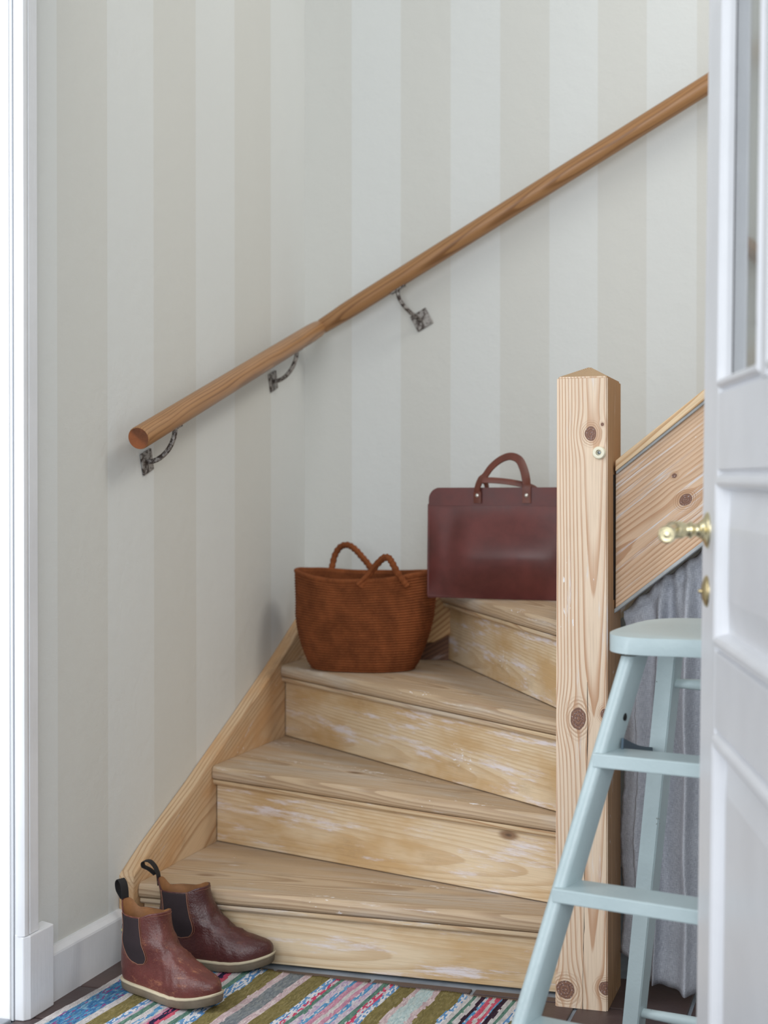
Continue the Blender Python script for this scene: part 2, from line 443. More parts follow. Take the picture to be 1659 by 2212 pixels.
# floor: mortar bed with clay tiles laid on it as separate parts
fl = setprops(link('floor', box_bm(-.14, 2.87, .0, 4.22, -.06, -.004), M_grout), kind='structure')
PX, PY, J = .2175, .195, .0075
tile_me = None
for iy in range(-7, 3):
    for ix in range(-1, 12):
        x0 = .143 + PX * (ix - 1) + J / 2; x1 = x0 + PX - J
        y1 = 2.935 - PY * (-iy) if iy <= 0 else 2.935 + PY * iy
        y0 = y1 - PY + J
        if iy == 1:
            if x0 < .96: y1 = min(y1, 2.968)
        if iy == 2 and x0 < 1.05: continue
        if iy >= 1 and x0 < -.0: continue
        x0 = max(x0, .001 if y1 > 2.53 else -.13)
        if x1 - x0 < .01: continue
        bmt = box_bm(-(x1 - x0) / 2, (x1 - x0) / 2, -(y1 - y0) / 2, (y1 - y0) / 2, -.008, 0, .0016, 1)
        T = Matrix.Translation(((x0 + x1) / 2, (y0 + y1) / 2, random.uniform(-.0006, .0004)))
        full = abs(x1 - x0 - PX + J) < 1e-6 and abs(y1 - y0 - PY + J) < 1e-6
        if full and tile_me is not None:
            bmt.free(); o = bpy.data.objects.new('floor_tile', tile_me); COL.objects.link(o); place(o, fl, T)
        else:
            o = link('floor_tile', bmt, M_tile, fl, T)
            if full: tile_me = o.data
# skirting board on the left wall: bevelled top with a small bead
prof = [(0, 0), (.018, 0), (.018, .092), (.0165, .096), (.009, .103), (.006, .107), (0, .107)]
bm = bmesh.new(); R0 = [bm.verts.new((p[0], 2.622, p[1])) for p in prof]; R1 = [bm.verts.new((p[0], 2.948, p[1] - .002)) for p in prof]
for i in range(len(prof)): bm.faces.new((R0[i], R0[(i + 1) % len(prof)], R1[(i + 1) % len(prof)], R1[i]))
bm.faces.new(R0); bm.faces.new(R1[::-1])
setprops(link('baseboard_left', bm, M_trim), kind='structure')
# architrave of the doorway on the left, standing on a plinth block
tr = empty('trim_1', (0, 2.57, 0), kind='structure')
prof = [(0, 2.574), (.020, 2.574), (.022, 2.572), (.0225, 2.5415), (.0205, 2.5395), (.0225, 2.537), (.0235, 2.530), (.0215, 2.523), (.016, 2.5195), (.009, 2.5185), (.004, 2.5215), (0, 2.523)]
bm = bmesh.new(); R0 = [bm.verts.new((p[0], p[1], .163)) for p in prof]; R1 = [bm.verts.new((p[0], p[1], 2.2)) for p in prof]
for i in range(len(prof)): bm.faces.new((R0[i], R0[(i + 1) % len(prof)], R1[(i + 1) % len(prof)], R1[i]))
bm.faces.new(R0); bm.faces.new(R1[::-1])
link('architrave', bm, M_trim, tr, smooth=True, auto=35)
bm = prism_bm([(0, 2.521), (.019, 2.521), (.0275, 2.534), (.0275, 2.622), (0, 2.622)], 0, .166, .0025, 2)
for v in bm.verts:
    if v.co.z > .15 and v.co.x > .015: v.co.z -= .004
link('plinth_block', bm, M_trim, tr)
# the doorway's lining, bright in the daylight, and its threshold
dr = empty('door_2', (-.07, 2.53, 0), kind='structure')
box('jamb', (-.14, 2.515, 0.0), (-.0062, 2.529, 2.10), M_jamb, dr, .002)
box('jamb_gap', (-.0062, 2.5185, 0.0), (-.001, 2.529, 2.10), M_gap, dr, .0)
box('jamb', (-.14, 1.66, 0.0), (-.004, 1.674, 2.10), M_jamb, dr, .002)
box('head_jamb', (-.14, 1.674, 2.085), (-.004, 2.515, 2.10), M_jamb, dr, .001)
box('threshold', (-.14, 1.674, -.004), (-.002, 2.512, .006), M_threshold, dr, .003)

# ================================================================== staircase
ST = empty('staircase', (.52, 3.5, 0), 'stripped pine winder staircase with worn treads, square newel post and boarded side', 'staircase')
Z = [0, .1586, .349, .548, .745, .942, 1.139, 1.336]
# riser lines (front face) in plan: start at wall side, end at newel side
RIS = [((.0375, 2.9925), (1.0, 2.9925)), ((.0375, 3.387), (1.0, 3.047)), ((.0375, 3.850), (1.0, 3.028)), ((.435, 4.09), (.985, 3.075)),
       ((.96, 4.09), (1.04, 3.085)), ((1.24, 4.09), (1.24, 3.04)), ((1.485, 4.09), (1.485, 3.04))]
def line_int(p, d, q, e):
    det = d[0] * e[1] - d[1] * e[0]; t = ((q[0] - p[0]) * e[1] - (q[1] - p[1]) * e[0]) / det
    return (p[0] + d[0] * t, p[1] + d[1] * t)
NOSE = .026
def offset_line(L, o):
    (x0, y0), (x1, y1) = L; dx, dy = x1 - x0, y1 - y0; n = math.hypot(dx, dy)
    return ((x0 + dy / n * o, y0 - dx / n * o), (x1 + dy / n * o, y1 - dx / n * o))   # towards the climber
ext = []
for k in range(7):
    F = offset_line(RIS[k], NOSE)
    dxy = (RIS[k][1][0] - RIS[k][0][0], RIS[k][1][1] - RIS[k][0][1]); L = math.hypot(*dxy); dx, dy = dxy[0] / L, dxy[1] / L
    # riser board
    zb = Z[k] + .0022; zt = Z[k + 1] - .034
    M = frame((RIS[k][0][0], RIS[k][0][1], zb), (dx, dy, 0), (0, 0, 1))
    # local z = x cross y -> points to the climber's side (dy,-dx)
    bm = prism_bm([(0, 0), (L, 0), (L, zt - zb), (0, zt - zb)], -.018, 0, .0015, 1)
    link('riser', bm, M_riser, ST, M)
    # small moulding under the nosing
    Ls = L - .02
    M2 = frame((RIS[k][0][0], RIS[k][0][1], zt - .0135), (dx, dy, 0), (0, 0, 1))
    bm = prism_bm([(0, 0), (Ls, 0), (Ls, .013), (0, .013)], .0005, .0180, 0, 1, sel=lambda e: all(v.co.z > .01 for v in e.verts) and all(v.co.y < .01 for v in e.verts), selbev=.009, selseg=4)
    link('nosing_moulding', bm, M_nose, ST, M2)
# treads: plan polygons
def tread_poly(k):
    F = offset_line(RIS[k], NOSE); B = RIS[k + 1] if k < 6 else ((1.73, 4.09), (1.73, 3.04))
    if k == 0: return [F[0], (.995, F[1][1]), (.995, 3.049), (B[0][0], B[0][1])]
    return None
XW, YW, NX, NY = .0375, 4.068, .985, 3.02
def clip(poly, a, b, c):
    out = []
    for i in range(len(poly)):
        p, q = poly[i], poly[(i + 1) % len(poly)]
        fp, fq = a * p[0] + b * p[1] - c, a * q[0] + b * q[1] - c
        if fp >= 0: out.append(p)
        if fp * fq < 0:
            t = fp / (fp - fq); out.append((p[0] + (q[0] - p[0]) * t, p[1] + (q[1] - p[1]) * t))
    return out
for k in range(7):
    F = offset_line(RIS[k], NOSE); B = offset_line(RIS[k + 1], -.012) if k < 6 else ((1.74, 4.09), (1.74, 3.04))
    area_ = [(XW, 2.9), (2.4, 2.9), (2.4, YW), (XW, YW)]
    def half(poly, L, sgn):
        (x0, y0), (x1, y1) = L; a, b = -(y1 - y0) * sgn, (x1 - x0) * sgn
        return clip(poly, a, b, a * x0 + b * y0)
    P = half(area_, F, 1); P = half(P, B, -1)
    if k < 4: P = clip(P, -1, 0, -.990)
    else: P = clip(P, 0, 1, 3.04)
    if k == 3: P = [p for p in P]
    dx, dy = F[1][0] - F[0][0], F[1][1] - F[0][1]
    M = frame((F[0][0], F[0][1], Z[k + 1] - .034), (dx, dy, 0), (-dy, dx, 0))
    Mi = M.inverted(); loc = [(Mi @ Vector((p[0], p[1], Z[k + 1] - .034)))[:2] for p in P]
    def front(e): return all(abs(v.co.y) < .0015 for v in e.verts) and e.calc_length() > .05
    bm = prism_bm(loc, 0, .034, .0, 2, sel=front, selbev=.0135, selseg=5)
    if k in (2, 3, 1):
        pass
    link('tread', bm, M_tread, ST, M, smooth=True, auto=40)
# string along the left wall (profile in the y-z plane)
def plane_board(name, pts, x0, x1, slope, mat, axis='x', bevel=.004, parent=ST, label=None):
    """board whose outline pts (h, z) lies in a vertical plane; grain follows slope"""
    ang = math.atan(slope); h0, z0 = pts[0]
    if axis == 'x': M = frame((0, h0, z0), (0, math.cos(ang), math.sin(ang)), (0, -math.sin(ang), math.cos(ang)))   # local z = +x
    else: M = frame((h0, x0, z0), (math.cos(ang), 0, math.sin(ang)), (-math.sin(ang), 0, math.cos(ang)))              # local z = -y
    Mi = M.inverted(); loc = []
    for h, z in pts:
        v = Vector((0, h, z)) if axis == 'x' else Vector((h, x0, z)); v = Mi @ v; loc.append((v.x, v.y))
    a, b = (x0, x1) if axis == 'x' else (x0 - x1, 0)
    o = link(name, prism_bm(loc, a, b, bevel, 2), mat, parent, M)
    if label: o['label'] = label
    return o
plane_board('wall_string', [(2.945, .0), (2.945, .166), (2.949, .177), (2.957, .186), (3.042, .226), (3.285, .326), (3.564, .447), (3.784, .545), (4.03, .664), (4.098, .700), (4.098, .30), (3.6, .0)], .0, .036, .45, M_string)
plane_board('wall_string', [(.0, .56), (.40, .598), (.50, .649), (1.12, 1.00), (2.2, 1.85), (2.2, 2.01), (1.12, 1.16), (.60, .86), (.30, .76), (.0, .70)], 4.066, 4.099, .78, M_bstring, axis='y')
plane_board('filler_board', [(.0, .50), (.60, .50), (1.2, 1.0), (1.2, 1.15), (.50, .655), (.40, .61), (.0, .59)], 4.080, 4.0985, .5, M_stain, axis='y', bevel=.001, label='dark stained gap filler under the wall string')
# newel post with a pyramid top
NX0, NX1, NY0, NY1 = .9755, 1.0755, 2.916, 3.086
M = frame((NX0, NY0, 0), (0, 0, 1), (1, 0, 0))
bm = bmesh.new(); ww, dd = NX1 - NX0, NY1 - NY0
lv = [(0, .0042), (1.2405, .0)]
rings = []
for x, ex in lv: rings.append([bm.verts.new((x, y, z)) for y, z in ((-ex * .5, 0), (ww + ex * .4, 0), (ww + ex * .4, dd), (-ex * .5, dd))])
apex = bm.verts.new((1.2675, ww / 2, dd / 2))
bm.faces.new(rings[0]); 
for k in range(4):
    bm.faces.new((rings[0][k], rings[0][(k + 1) % 4], rings[1][(k + 1) % 4], rings[1][k])); bm.faces.new((rings[1][k], rings[1][(k + 1) % 4], apex))
bmesh.ops.recalc_face_normals(bm, faces=bm.faces[:])
bmesh.ops.bevel(bm, geom=[e for e in bm.edges if all(v.co.x > .001 for v in e.verts) or abs(e.verts[0].co.x - e.verts[1].co.x) > 1], offset=.0028, segments=2, affect='EDGES')
bmesh.ops.recalc_face_normals(bm, faces=bm.faces[:])
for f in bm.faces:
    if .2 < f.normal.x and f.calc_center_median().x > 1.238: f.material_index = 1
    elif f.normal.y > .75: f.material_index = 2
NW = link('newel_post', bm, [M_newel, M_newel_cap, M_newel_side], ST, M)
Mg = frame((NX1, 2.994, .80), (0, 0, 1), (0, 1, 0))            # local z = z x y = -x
link('mortise_shade_plate', prism_bm([(0, -.006), (.25, -.008), (.25, .010), (0, .010)], -.0012, -.0002), M_dark, NW, Mg)  # thin dark plate on the post, standing in for the shaded slot
# drying crack down the face, cut as a thin dark sliver of real depth
pts = [(.0, .0525), (.08, .0535), (.16, .055), (.26, .056), (.36, .0575), (.46, .060), (.56, .062), (.66, .0605)]
bm = bmesh.new()
cr = []
for (xa, ya), (xb, yb) in zip(pts, pts[1:]):
    for i in range(6):
        t = i / 6; wd = random.uniform(.00015, .0008); y = ya + (yb - ya) * t + random.uniform(-.0004, .0004); x = xa + (xb - xa) * t
        cr.append([bm.verts.new((x, y + sy * wd, z)) for sy, z in ((-1, -.00015), (1, -.00015), (1, .0008), (-1, .0008))])
for A_, B_ in zip(cr, cr[1:]):
    for a in range(4): bm.faces.new((A_[a], A_[(a + 1) % 4], B_[(a + 1) % 4], B_[a]))
bm.faces.new(cr[0]); bm.faces.new(cr[-1][::-1])
link('drying_crack', bm, M_dark, NW, M)
# cream bumper screwed to the newel
Md = frame((1.0600, NY0, 1.0915), (1, 0, 0), (0, 0, 1))   # local z = -y
bm = lathe_bm([(0.0, 0), (.0125, 0), (.0125, .009), (.0110, .0118), (.0085, .0125), (.0058, .0118), (.0048, .0090), (.0046, .0050), (0, .0050)], 28)
nb = len(bm.faces)
lathe_bm([(0, .0052), (.0034, .0052), (.0032, .0066), (.0012, .0070), (.0010, .0060), (0, .0060)], 14, bm)
bm.faces.ensure_lookup_table()
for f in bm.faces[nb:]: f.material_index = 1
o = link('door_bumper', bm, [M_cream, M_screw], NW, Md, smooth=True, auto=40); o['label'] = 'round cream bumper with a sunk screw'
# outer string of the upper flight, its cap and grey beads
Yo = (3.0, 3.04); sl = .787
def zb(x): return .772 + sl * (x - 1.068)
def zt(x): return 1.050 + .797 * (x - 1.076)
XE = 2.25
plane_board('outer_string', [(1.078, zb(1.078)), (XE, zb(XE)), (XE, zt(XE)), (1.078, zt(1.078))], Yo[0], Yo[1], sl, M_ostring, axis='y', bevel=.002)
plane_board('string_cap', [(1.080, zt(1.080) + .003), (XE, zt(XE) + .003), (XE, zt(XE) + .0245), (1.080, zt(1.080) + .0245)], 2.984, 3.056, sl, M_capw, axis='y', bevel=.002)
plane_board('cap_bead', [(1.081, zt(1.081) - .0035), (XE, zt(XE) - .0035), (XE, zt(XE) + .0045), (1.081, zt(1.081) + .0045)], 2.990, 3.05, sl, M_bead, axis='y', bevel=.002, label='grey painted bead under the cap')
plane_board('string_bead', [(1.076, zb(1.076) - .006), (XE, zb(XE) - .006), (XE, zb(XE) + .003), (1.076, zb(1.076) + .003)], 2.995, 3.036, sl, M_bead, axis='y', bevel=.002, label='grey painted lower edge')

# ================================================================== handrail
HR = empty('handrail', (.07, 2.91, 1.0), 'round varnished wooden handrail on iron brackets, turning the wall corner', 'handrail')
def railz(y): return 1.133 + (y - 2.91) * .3215
A = Vector((.070, 2.905, 1.1315)); Bp = Vector((.074, 4.026, 1.4905)); Cc = Vector((2.10, 4.029, 1.4905 + .5555 * 2.026))
def rail(name, p, q, radii, parent=HR, mats=None):
    L = (q - p).length
    M = frame(p, q - p, (0, 0, 1))
    bm = tube_bm([(L * t, 0, 0) for t, r in radii], [r for t, r in radii], 36)
    bm.faces.ensure_lookup_table()
    bm.faces[-2].material_index = 1
    return link(name, bm, mats or [M_rail, M_railend], parent, M, smooth=True, auto=45)
rail('rail_section', A, Bp, [(0, .0234), (.0012, .0246), (.003, .0253), (.3, .0254), (.7, .0252), (.93, .0250), (.975, .0238), (.995, .0215), (1.0, .0195)])
rail('rail_section', Bp + (Cc - Bp) * .002, Cc, [(0, .0205), (.004, .0215), (.02, .0228), (.035, .0246), (.06, .0254), (1.0, .0254)])
def bracket(plate_c, normal, along, foot, bow):
    normal = Vector(normal); along = Vector(along).normalized()
    b = empty('rail_bracket', plate_c); b.parent = HR; b.matrix_basis = WM[HR.name].inverted() @ WM[b.name]
    M = frame(plate_c, along, normal.cross(along))
    bm = prism_bm([(-.026, -.025), (.026, -.025), (.026, .025), (-.026, .025)], 0, .005, .001, 1)
    link('wall_plate', bm, M_iron, b, M)
    p0 = Vector(plate_c) + normal * .004; p3 = Vector(foot)
    up = Vector((0, 0, 1))
    p1 = p0 + normal * .035 - up * .001 + bow * .15; p2 = p3 - up * .040 + bow * .6
    pts = [((1 - t) ** 3) * p0 + 3 * t * (1 - t) ** 2 * p1 + 3 * t * t * (1 - t) * p2 + t ** 3 * p3 for t in [i / 16 for i in range(17)]]
    link('arm', tube_bm(pts, .0058, 10), M_iron, b, smooth=True, auto=50)
    return b
ga = (Bp - A).normalized(); gb = (Cc - Bp).normalized()
Vz = Vector((0, 0, 0))
def foot_plate(b, p, g):
    M = frame(p, g, g.cross(Vector((0, 0, 1))))
    bm = prism_bm([(-.024, -.009), (.024, -.009), (.024, .009), (-.024, .009)], -.0025, .0025, .0008, 1)
    link('foot_plate', bm, M_iron, b, M)
for yc, zc in ((3.079, 1.086), (3.846, 1.326)):
    f = Vector((.071, yc + .004, railz(yc + .004) - .027))
    b = bracket((0.0005, yc, zc), (1, 0, 0), ga, f, Vz); foot_plate(b, f + Vector((0, 0, .001)), ga)
zz = 1.4905 + .5555 * (.306 - .074)
f = Vector((.306, 4.029, zz - .030)); b = bracket((.356, 4.0995, 1.511), (0, -1, 0), gb, f, Vector((-.01, 0, 0))); foot_plate(b, f + Vector((0, 0, .001)), gb)

# ================================================================== curtain under the stairs
def curtain():
    NU, NV = 260, 70; X0, X1 = 1.083, 1.95
    rnd = random.Random(3); ph = [rnd.uniform(0, 6.28) for _ in range(6)]
    bm = bmesh.new(); uvl = bm.loops.layers.uv.new('UVMap'); V = []
    for i in range(NU + 1):
        u = i / NU; x = X0 + (X1 - X0) * u; row = []
        ztop = zb(x) - .009 + .004 * math.sin(x * 130 + ph[0]) + .003 * math.sin(x * 61)
        zbot = .072 - .050 * min(1, max(0, (x - 1.085) / .05)) + .004 * math.sin(x * 40)
        for j in range(NV + 1):
            v = (j / NV) ** 1.25; z = ztop + (zbot - ztop) * v
            dd = ztop - z
            big = math.sin(x * 112 + ph[1] + 1.1 * math.sin(x * 33 + dd * 1.1)) * .5 + .5
            big = big ** 1.2 * (.75 + .35 * math.sin(x * 31 + 2))
            fold = .056 * big * min(1, dd / .12) * (1 - .30 * v)
            fold += .008 * math.sin(x * 205 + ph[2] + dd * 2.2) * min(1, dd / .06) * (1 - .4 * v)
            gath = .006 * math.sin(x * 235 + ph[3] + 1.2 * math.sin(x * 37)) * math.exp(-dd / .045)
            gath += .0075 * math.exp(-((dd - .012) / .008) ** 2)                 # puffed header
            gath -= .006 * math.exp(-((dd - .030) / .008) ** 2)                  # gathered channel
            crump = (mnoise.noise(Vector((x * 22, z * 16, 3))) * .010 + mnoise.noise(Vector((x * 50, z * 40, 9))) * .004) * max(0, v - .25)
            hem = .0018 * math.exp(-((z - zbot - .052) / .003) ** 2)
            y = 3.078 - fold - gath - crump + hem - .045 * v * min(1, (x - X0) / .12)
            xx = x + .004 * math.sin(z * 23 + ph[4]) * (1 - u) ** 6 + .004 * mnoise.noise(Vector((z * 60, 0, 0))) * (1 - u) ** 12
            xx += .006 * math.cos(x * 112 + ph[1] + 1.1 * math.sin(x * 33 + dd * 1.1)) * min(1, dd / .2)
            row.append((bm.verts.new((xx, y, z)), (x * 1.6, z)))
        V.append(row)
    for i in range(NU):
        for j in range(NV):
            q = [V[i][j], V[i + 1][j], V[i + 1][j + 1], V[i][j + 1]]
            f = bm.faces.new([a[0] for a in q])
            for l, a in zip(f.loops, q): l[uvl].uv = a[1]
    o = link('curtain', bm, M_linen, smooth=True)
    md = o.modifiers.new('thickness', 'SOLIDIFY'); md.thickness = .0012; md.offset = 0
    return setprops(o, 'gathered grey linen curtain hanging below the stair side, hem near the floor', 'curtain')
curtain()

# ================================================================== stepladder
def ladder():
    ux = Vector((.967, -.253, 0)).normalized(); vf = Vector((-ux.y, ux.x, 0)) * -1     # vf: towards the climber
    zv = Vector((0, 0, 1))
    B3 = Vector((1.181, 2.389, 0)); Hs = .2014
    L = empty('stepladder', (1.25, 2.3, 0), 'pale blue-green wooden stepladder with a rounded seat, in front of the newel post', 'stepladder')
    def Wp(u, v, z): return B3 + ux * u + vf * v + zv * z
    MW = frame(B3, ux, vf * -1)                                   # local (u, -v, z)
    # inner face of the left rail, rear top corner of each step: u = -.0625*(3-k)... linear in height
    def inner(z): return -.037 * (3 * Hs - z) / Hs
    def back(z): return .0665 * (3 * Hs - z) / Hs
    W3 = .300                                                     # step length at the third step
    def rail_(side):
        bm = bmesh.new(); rings = []
        T = .024; D = .062
        for z in (.0, .752):
            u0 = inner(z) if side < 0 else W3 - inner(z); s = -1 if side < 0 else 1
            v0 = back(z) - .004; sec = []
            vb = v0; vfr = v0 + D
            # rounded front
            pr = [(0, vb), (0, vfr - .006), (s * .002, vfr - .002), (s * T * .3, vfr + .002), (s * T * .7, vfr + .001), (s * (T - .001), vfr - .004), (s * T, vfr - .009), (s * T, vb)]
            rings.append([bm.verts.new(Vector((u0 + a, -b, z))) for a, b in pr])
        n = len(rings[0])
        for k in range(n): bm.faces.new((rings[0][k], rings[0][(k + 1) % n], rings[1][(k + 1) % n], rings[1][k]))
        bm.faces.new(rings[0]); bm.faces.new(rings[1][::-1])
        return link('front_rail', bm, M_blue, L, MW, smooth=True, auto=45)
    rl = rail_(-1); rail_(1)
    for k in (3, 2, 1):
        z = k * Hs
        u0 = inner(z) - .017; u1 = W3 - inner(z) + .017
        v0 = back(z) - .002; v1 = v0 + .072
        bm = box_bm(u0, u1, -v1, -v0, z - .022, z, .0022, 2)
        link('step', bm, M_blue, L, MW)
    # dark bolt hole in the left rail
    zc = .655
    p = Wp(inner(zc) + .0003, back(zc) + .020, zc)
    M = frame(p, vf, zv)                                          # local z = vf x zv
    bm = lathe_bm([(0, -.001), (.0062, -.001), (.0062, .0006), (0, .0006)], 16)
    link('bolt_hole', bm, M_dark, rl, M)
    # rear legs
    def rear(side):
        bm = bmesh.new(); rings = []
        for z in (.0, .748):
            t = (.745 - z) / .675
            u = .003 - .1295 * t; v = -.152 - .157 * t                 # left-front arris of the leg
            if side > 0: u = W3 - u - .031 - .0
            rings.append([bm.verts.new((u + a, -(v - b), z)) for a, b in ((0, 0), (.031, 0), (.031, .038), (0, .038))])
        for k in range(4): bm.faces.new((rings[0][k], rings[0][(k + 1) % 4], rings[1][(k + 1) % 4], rings[1][k]))
        bm.faces.new(rings[0]); bm.faces.new(rings[1][::-1])
        bmesh.ops.recalc_face_normals(bm, faces=bm.faces[:])
        bmesh.ops.bevel(bm, geom=bm.edges[:], offset=.002, segments=2, affect='EDGES')
        return link('rear_leg', bm, M_blue, L, MW)
    rear(-1); rear(1)
    for z, r in ((.690, .0095), (.068, .0105)):
        t = (.745 - z) / .675; u = .003 - .1295 * t + .028; v = -.152 - .157 * t - .019
        pts = [(u, -v, z), (W3 - u, -v, z)]
        link('rung', tube_bm([Vector(pts[0]).lerp(Vector(pts[1]), i / 6) for i in range(7)], [r * .8, r, r * 1.05, r * 1.08, r * 1.05, r, r * .8], 14), M_blue, L, MW, smooth=True, auto=50)
    # folding stays between the front rails and the rear legs
    for s in (-1, 1):
        t = (.745 - .55) / .675
        ul = inner(.62) + .004; p = Vector((ul if s < 0 else W3 - ul, -(back(.62) + .012), .612))
        ur = .003 - .1295 * t + .010; q = Vector((ur if s < 0 else W3 - ur, .152 + .157 * t - .006, .567))
        m = (p + q) / 2 + Vector((0, 0, -.004))
        pts = catmull([p, m, q], 8)
        link('stay', ribbon_bm(pts, [(0, 0, 1)] * len(pts), .019, .003), M_strut, L, MW)
    # seat: broad rounded plank, slightly waisted front, tipping a touch forward
    out = []
    uc = W3 / 2; hw = .172; vb, vfz = -.205, .062
    N = 64
    for i in range(N):
        a = 2 * PI * i / N
        ca, sa = math.cos(a), math.sin(a)
        e = .55
        uu = hw * math.copysign(abs(ca) ** e, ca); vv = (vfz - vb) / 2 * math.copysign(abs(sa) ** e, sa)
        v = (vb + vfz) / 2 + vv
        if sa > 0: v -= .020 * math.exp(-(uu / .085) ** 2) * abs(sa) ** 1.5
        out.append((uc + uu, -v))
    bm = prism_bm(out, -.0125, .0145, .003, 2)
    for vtx in bm.verts: vtx.co.z += .786 - (-vtx.co.y - vb) * .055
    link('seat', bm, M_blue, L, MW, smooth=True, auto=40)
    return L
ladder()

# ================================================================== rug
def make_rug():
    ang = R_(-3.0); O = Vector((.09, 2.952, .0))
    P = dict(white=[(214, 208, 208), (200, 196, 196)], pink=[(206, 184, 186), (196, 172, 176), (214, 198, 198)], olive=[(132, 120, 74), (122, 111, 68), (140, 128, 84)],
             blue=[(70, 128, 176), (92, 150, 190), (64, 108, 160), (126, 166, 192), (140, 84, 140), (86, 132, 160)], bw=[(96, 146, 198), (222, 222, 228), (120, 164, 206), (230, 228, 230)],
             green=[(98, 136, 122), (112, 148, 130), (86, 122, 112)], grey=[(130, 136, 140), (118, 124, 130), (142, 146, 146)], lil=[(204, 184, 204), (214, 204, 212), (186, 166, 196), (206, 196, 206)],
             red=[(206, 70, 106), (226, 212, 216), (214, 90, 124), (204, 186, 196)], rose=[(204, 146, 168), (196, 138, 162), (212, 164, 180)], navy=[(40, 34, 66), (52, 40, 76), (206, 84, 120)],
             blu2=[(84, 150, 198), (120, 170, 206), (214, 210, 216)], pale=[(188, 206, 206), (178, 198, 200), (200, 212, 210)], plum=[(52, 32, 50), (62, 38, 58), (46, 28, 44)], hot=[(206, 84, 108), (214, 104, 124)])
    S = [(-.012, 'white'), (.004, 'blue'), (.060, 'white'), (.077, 'olive'), (.113, 'bw'), (.127, 'lil'), (.134, 'green'), (.147, 'white'), (.160, 'blu2'), (.172, 'white'), (.178, 'rose'), (.186, 'navy'), (.199, 'hot'), (.207, 'white'), (.222, 'green'), (.235, 'bw'), (.262, 'olive'),
         (.298, 'pink'), (.315, 'grey'), (.349, 'pink'), (.366, 'olive'), (.407, 'bw'), (.421, 'red'), (.431, 'green'), (.441, 'lil'), (.457, 'blu2'), (.467, 'rose'), (.482, 'white'), (.492, 'rose'), (.502, 'blu2'), (.511, 'lil'), (.526, 'green'), (.537, 'red'), (.549, 'bw'), (.562, 'olive'),
         (.595, 'pink'), (.608, 'pale'), (.639, 'pink'), (.652, 'olive'), (.696, 'bw'), (.708, 'white'), (.719, 'green'), (.726, 'white'), (.737, 'plum'), (.7465, 'blu2'), (.7525, 'hot'), (.7615, 'white'), (.7685, 'hot'), (.776, 'blu2'), (.780, 'plum'), (.792, 'white'), (.801, 'green'), (.808, 'white'), (.818, 'bw'), (.829, 'olive'),
         (.865, 'pink'), (.88, 'grey'), (.915, 'pink'), (.93, 'olive'), (.97, 'bw'), (.985, 'lil'), (1.01, 'rose'), (1.03, 'white'), (1.05, 'olive'), (1.09, 'blue'), (1.15, 'white')]
    du, dv = .0034, .0105; U0, U1 = -.012, .868; Wd = .72
    nu = int((U1 - U0) / du); nv = int(Wd / dv)
    verts = []; cols = []; faces = []
    rnd = random.Random(11)
    def h(u, v):
        return .0045 + .0035 * max(0, mnoise.noise(Vector((u * 7, v * 9, 4)))) + .006 * math.exp(-((v + .0) / .03) ** 2) * max(0, mnoise.noise(Vector((u * 14, 2, 7)))) * (1 if u > .45 else .3)
    wav = lambda u: .006 * mnoise.noise(Vector((u * 13, 1, 1))) + .004 * mnoise.noise(Vector((u * 40, 5, 1)))
    for i in range(2 * nu + 1):
        u = U0 + i * du / 2
        for j in range(nv + 1):
            v = -j * dv
            vv = v + wav(u) * math.exp(v / .05)
            uu = u + .0022 * mnoise.noise(Vector((u * 30, v * 14, 8))) + .0030 * mnoise.noise(Vector((1, v * 6, u * 4)))
            z = h(u, v) + (.0016 if i % 2 else .0) + .0005 * rnd.uniform(-1, 1)
            verts.append((uu, vv, z))
    n1 = nv + 1
    def kind(u):
        k = S[0][1]
        for s, n in S:
            if u >= s: k = n
            else: break
        return k
    for i in range(2 * nu):
        u = U0 + (i // 2 + .5) * du
        for j in range(nv):
            faces.append((i * n1 + j, (i + 1) * n1 + j, (i + 1) * n1 + j + 1, i * n1 + j + 1))
    carr = {}
    for c in range(nu):
        u = U0 + (c + .5) * du
        for j in range(nv):
            wob = .0030 * mnoise.noise(Vector((u * 5, j * .18, 3))) + .0012 * mnoise.noise(Vector((u * 90, j * .9, 1)))
            P_ = P[kind(u + wob)]
            q = P_[int((mnoise.noise(Vector((c * 7.3, j * .33, 0))) * .5 + .5) * 2.2 * len(P_) + rnd.random() * .9) % len(P_)]
            k = rnd.uniform(.86, 1.06)
            carr[(c, j)] = [min(1, x * k) for x in lin(q)]
    # woven body: top relief plus a thin edge skirt so that the rug has thickness
    me = bpy.data.meshes.new('rag_rug')
    base = len(verts)
    border = [(i, 0) for i in range(2 * nu + 1)] + [(2 * nu, j) for j in range(1, nv + 1)] + [(i, nv) for i in range(2 * nu - 1, -1, -1)] + [(0, j) for j in range(nv - 1, 0, -1)]
    for (i, j) in border:
        x, y, z = verts[i * n1 + j]; verts.append((x, y, .0006))
    nb = len(border); fc = []
    for k in range(nb):
        a = border[k]; b = border[(k + 1) % nb]
        faces.append((a[0] * n1 + a[1], base + k, base + (k + 1) % nb, b[0] * n1 + b[1]))
    faces.append(tuple(base + k for k in range(nb)))
    me.from_pydata(verts, [], faces)
    ca = me.color_attributes.new('Col', 'FLOAT_COLOR', 'CORNER')
    buf = np.ones((len(me.loops), 4), dtype=np.float32)
    for p in me.polygons:
        idx = p.index
        if idx < 2 * nu * nv: c = carr[(idx // nv // 2, idx % nv)]
        elif idx < 2 * nu * nv + nb:
            i, j = border[idx - 2 * nu * nv]; c = carr[(min(i // 2, nu - 1), min(j, nv - 1))]
        else: c = (.4, .38, .36)
        for l in p.loop_indices: buf[l, :3] = c
    ca.data.foreach_set('color', buf.ravel())
    me.materials.append(M_rug)
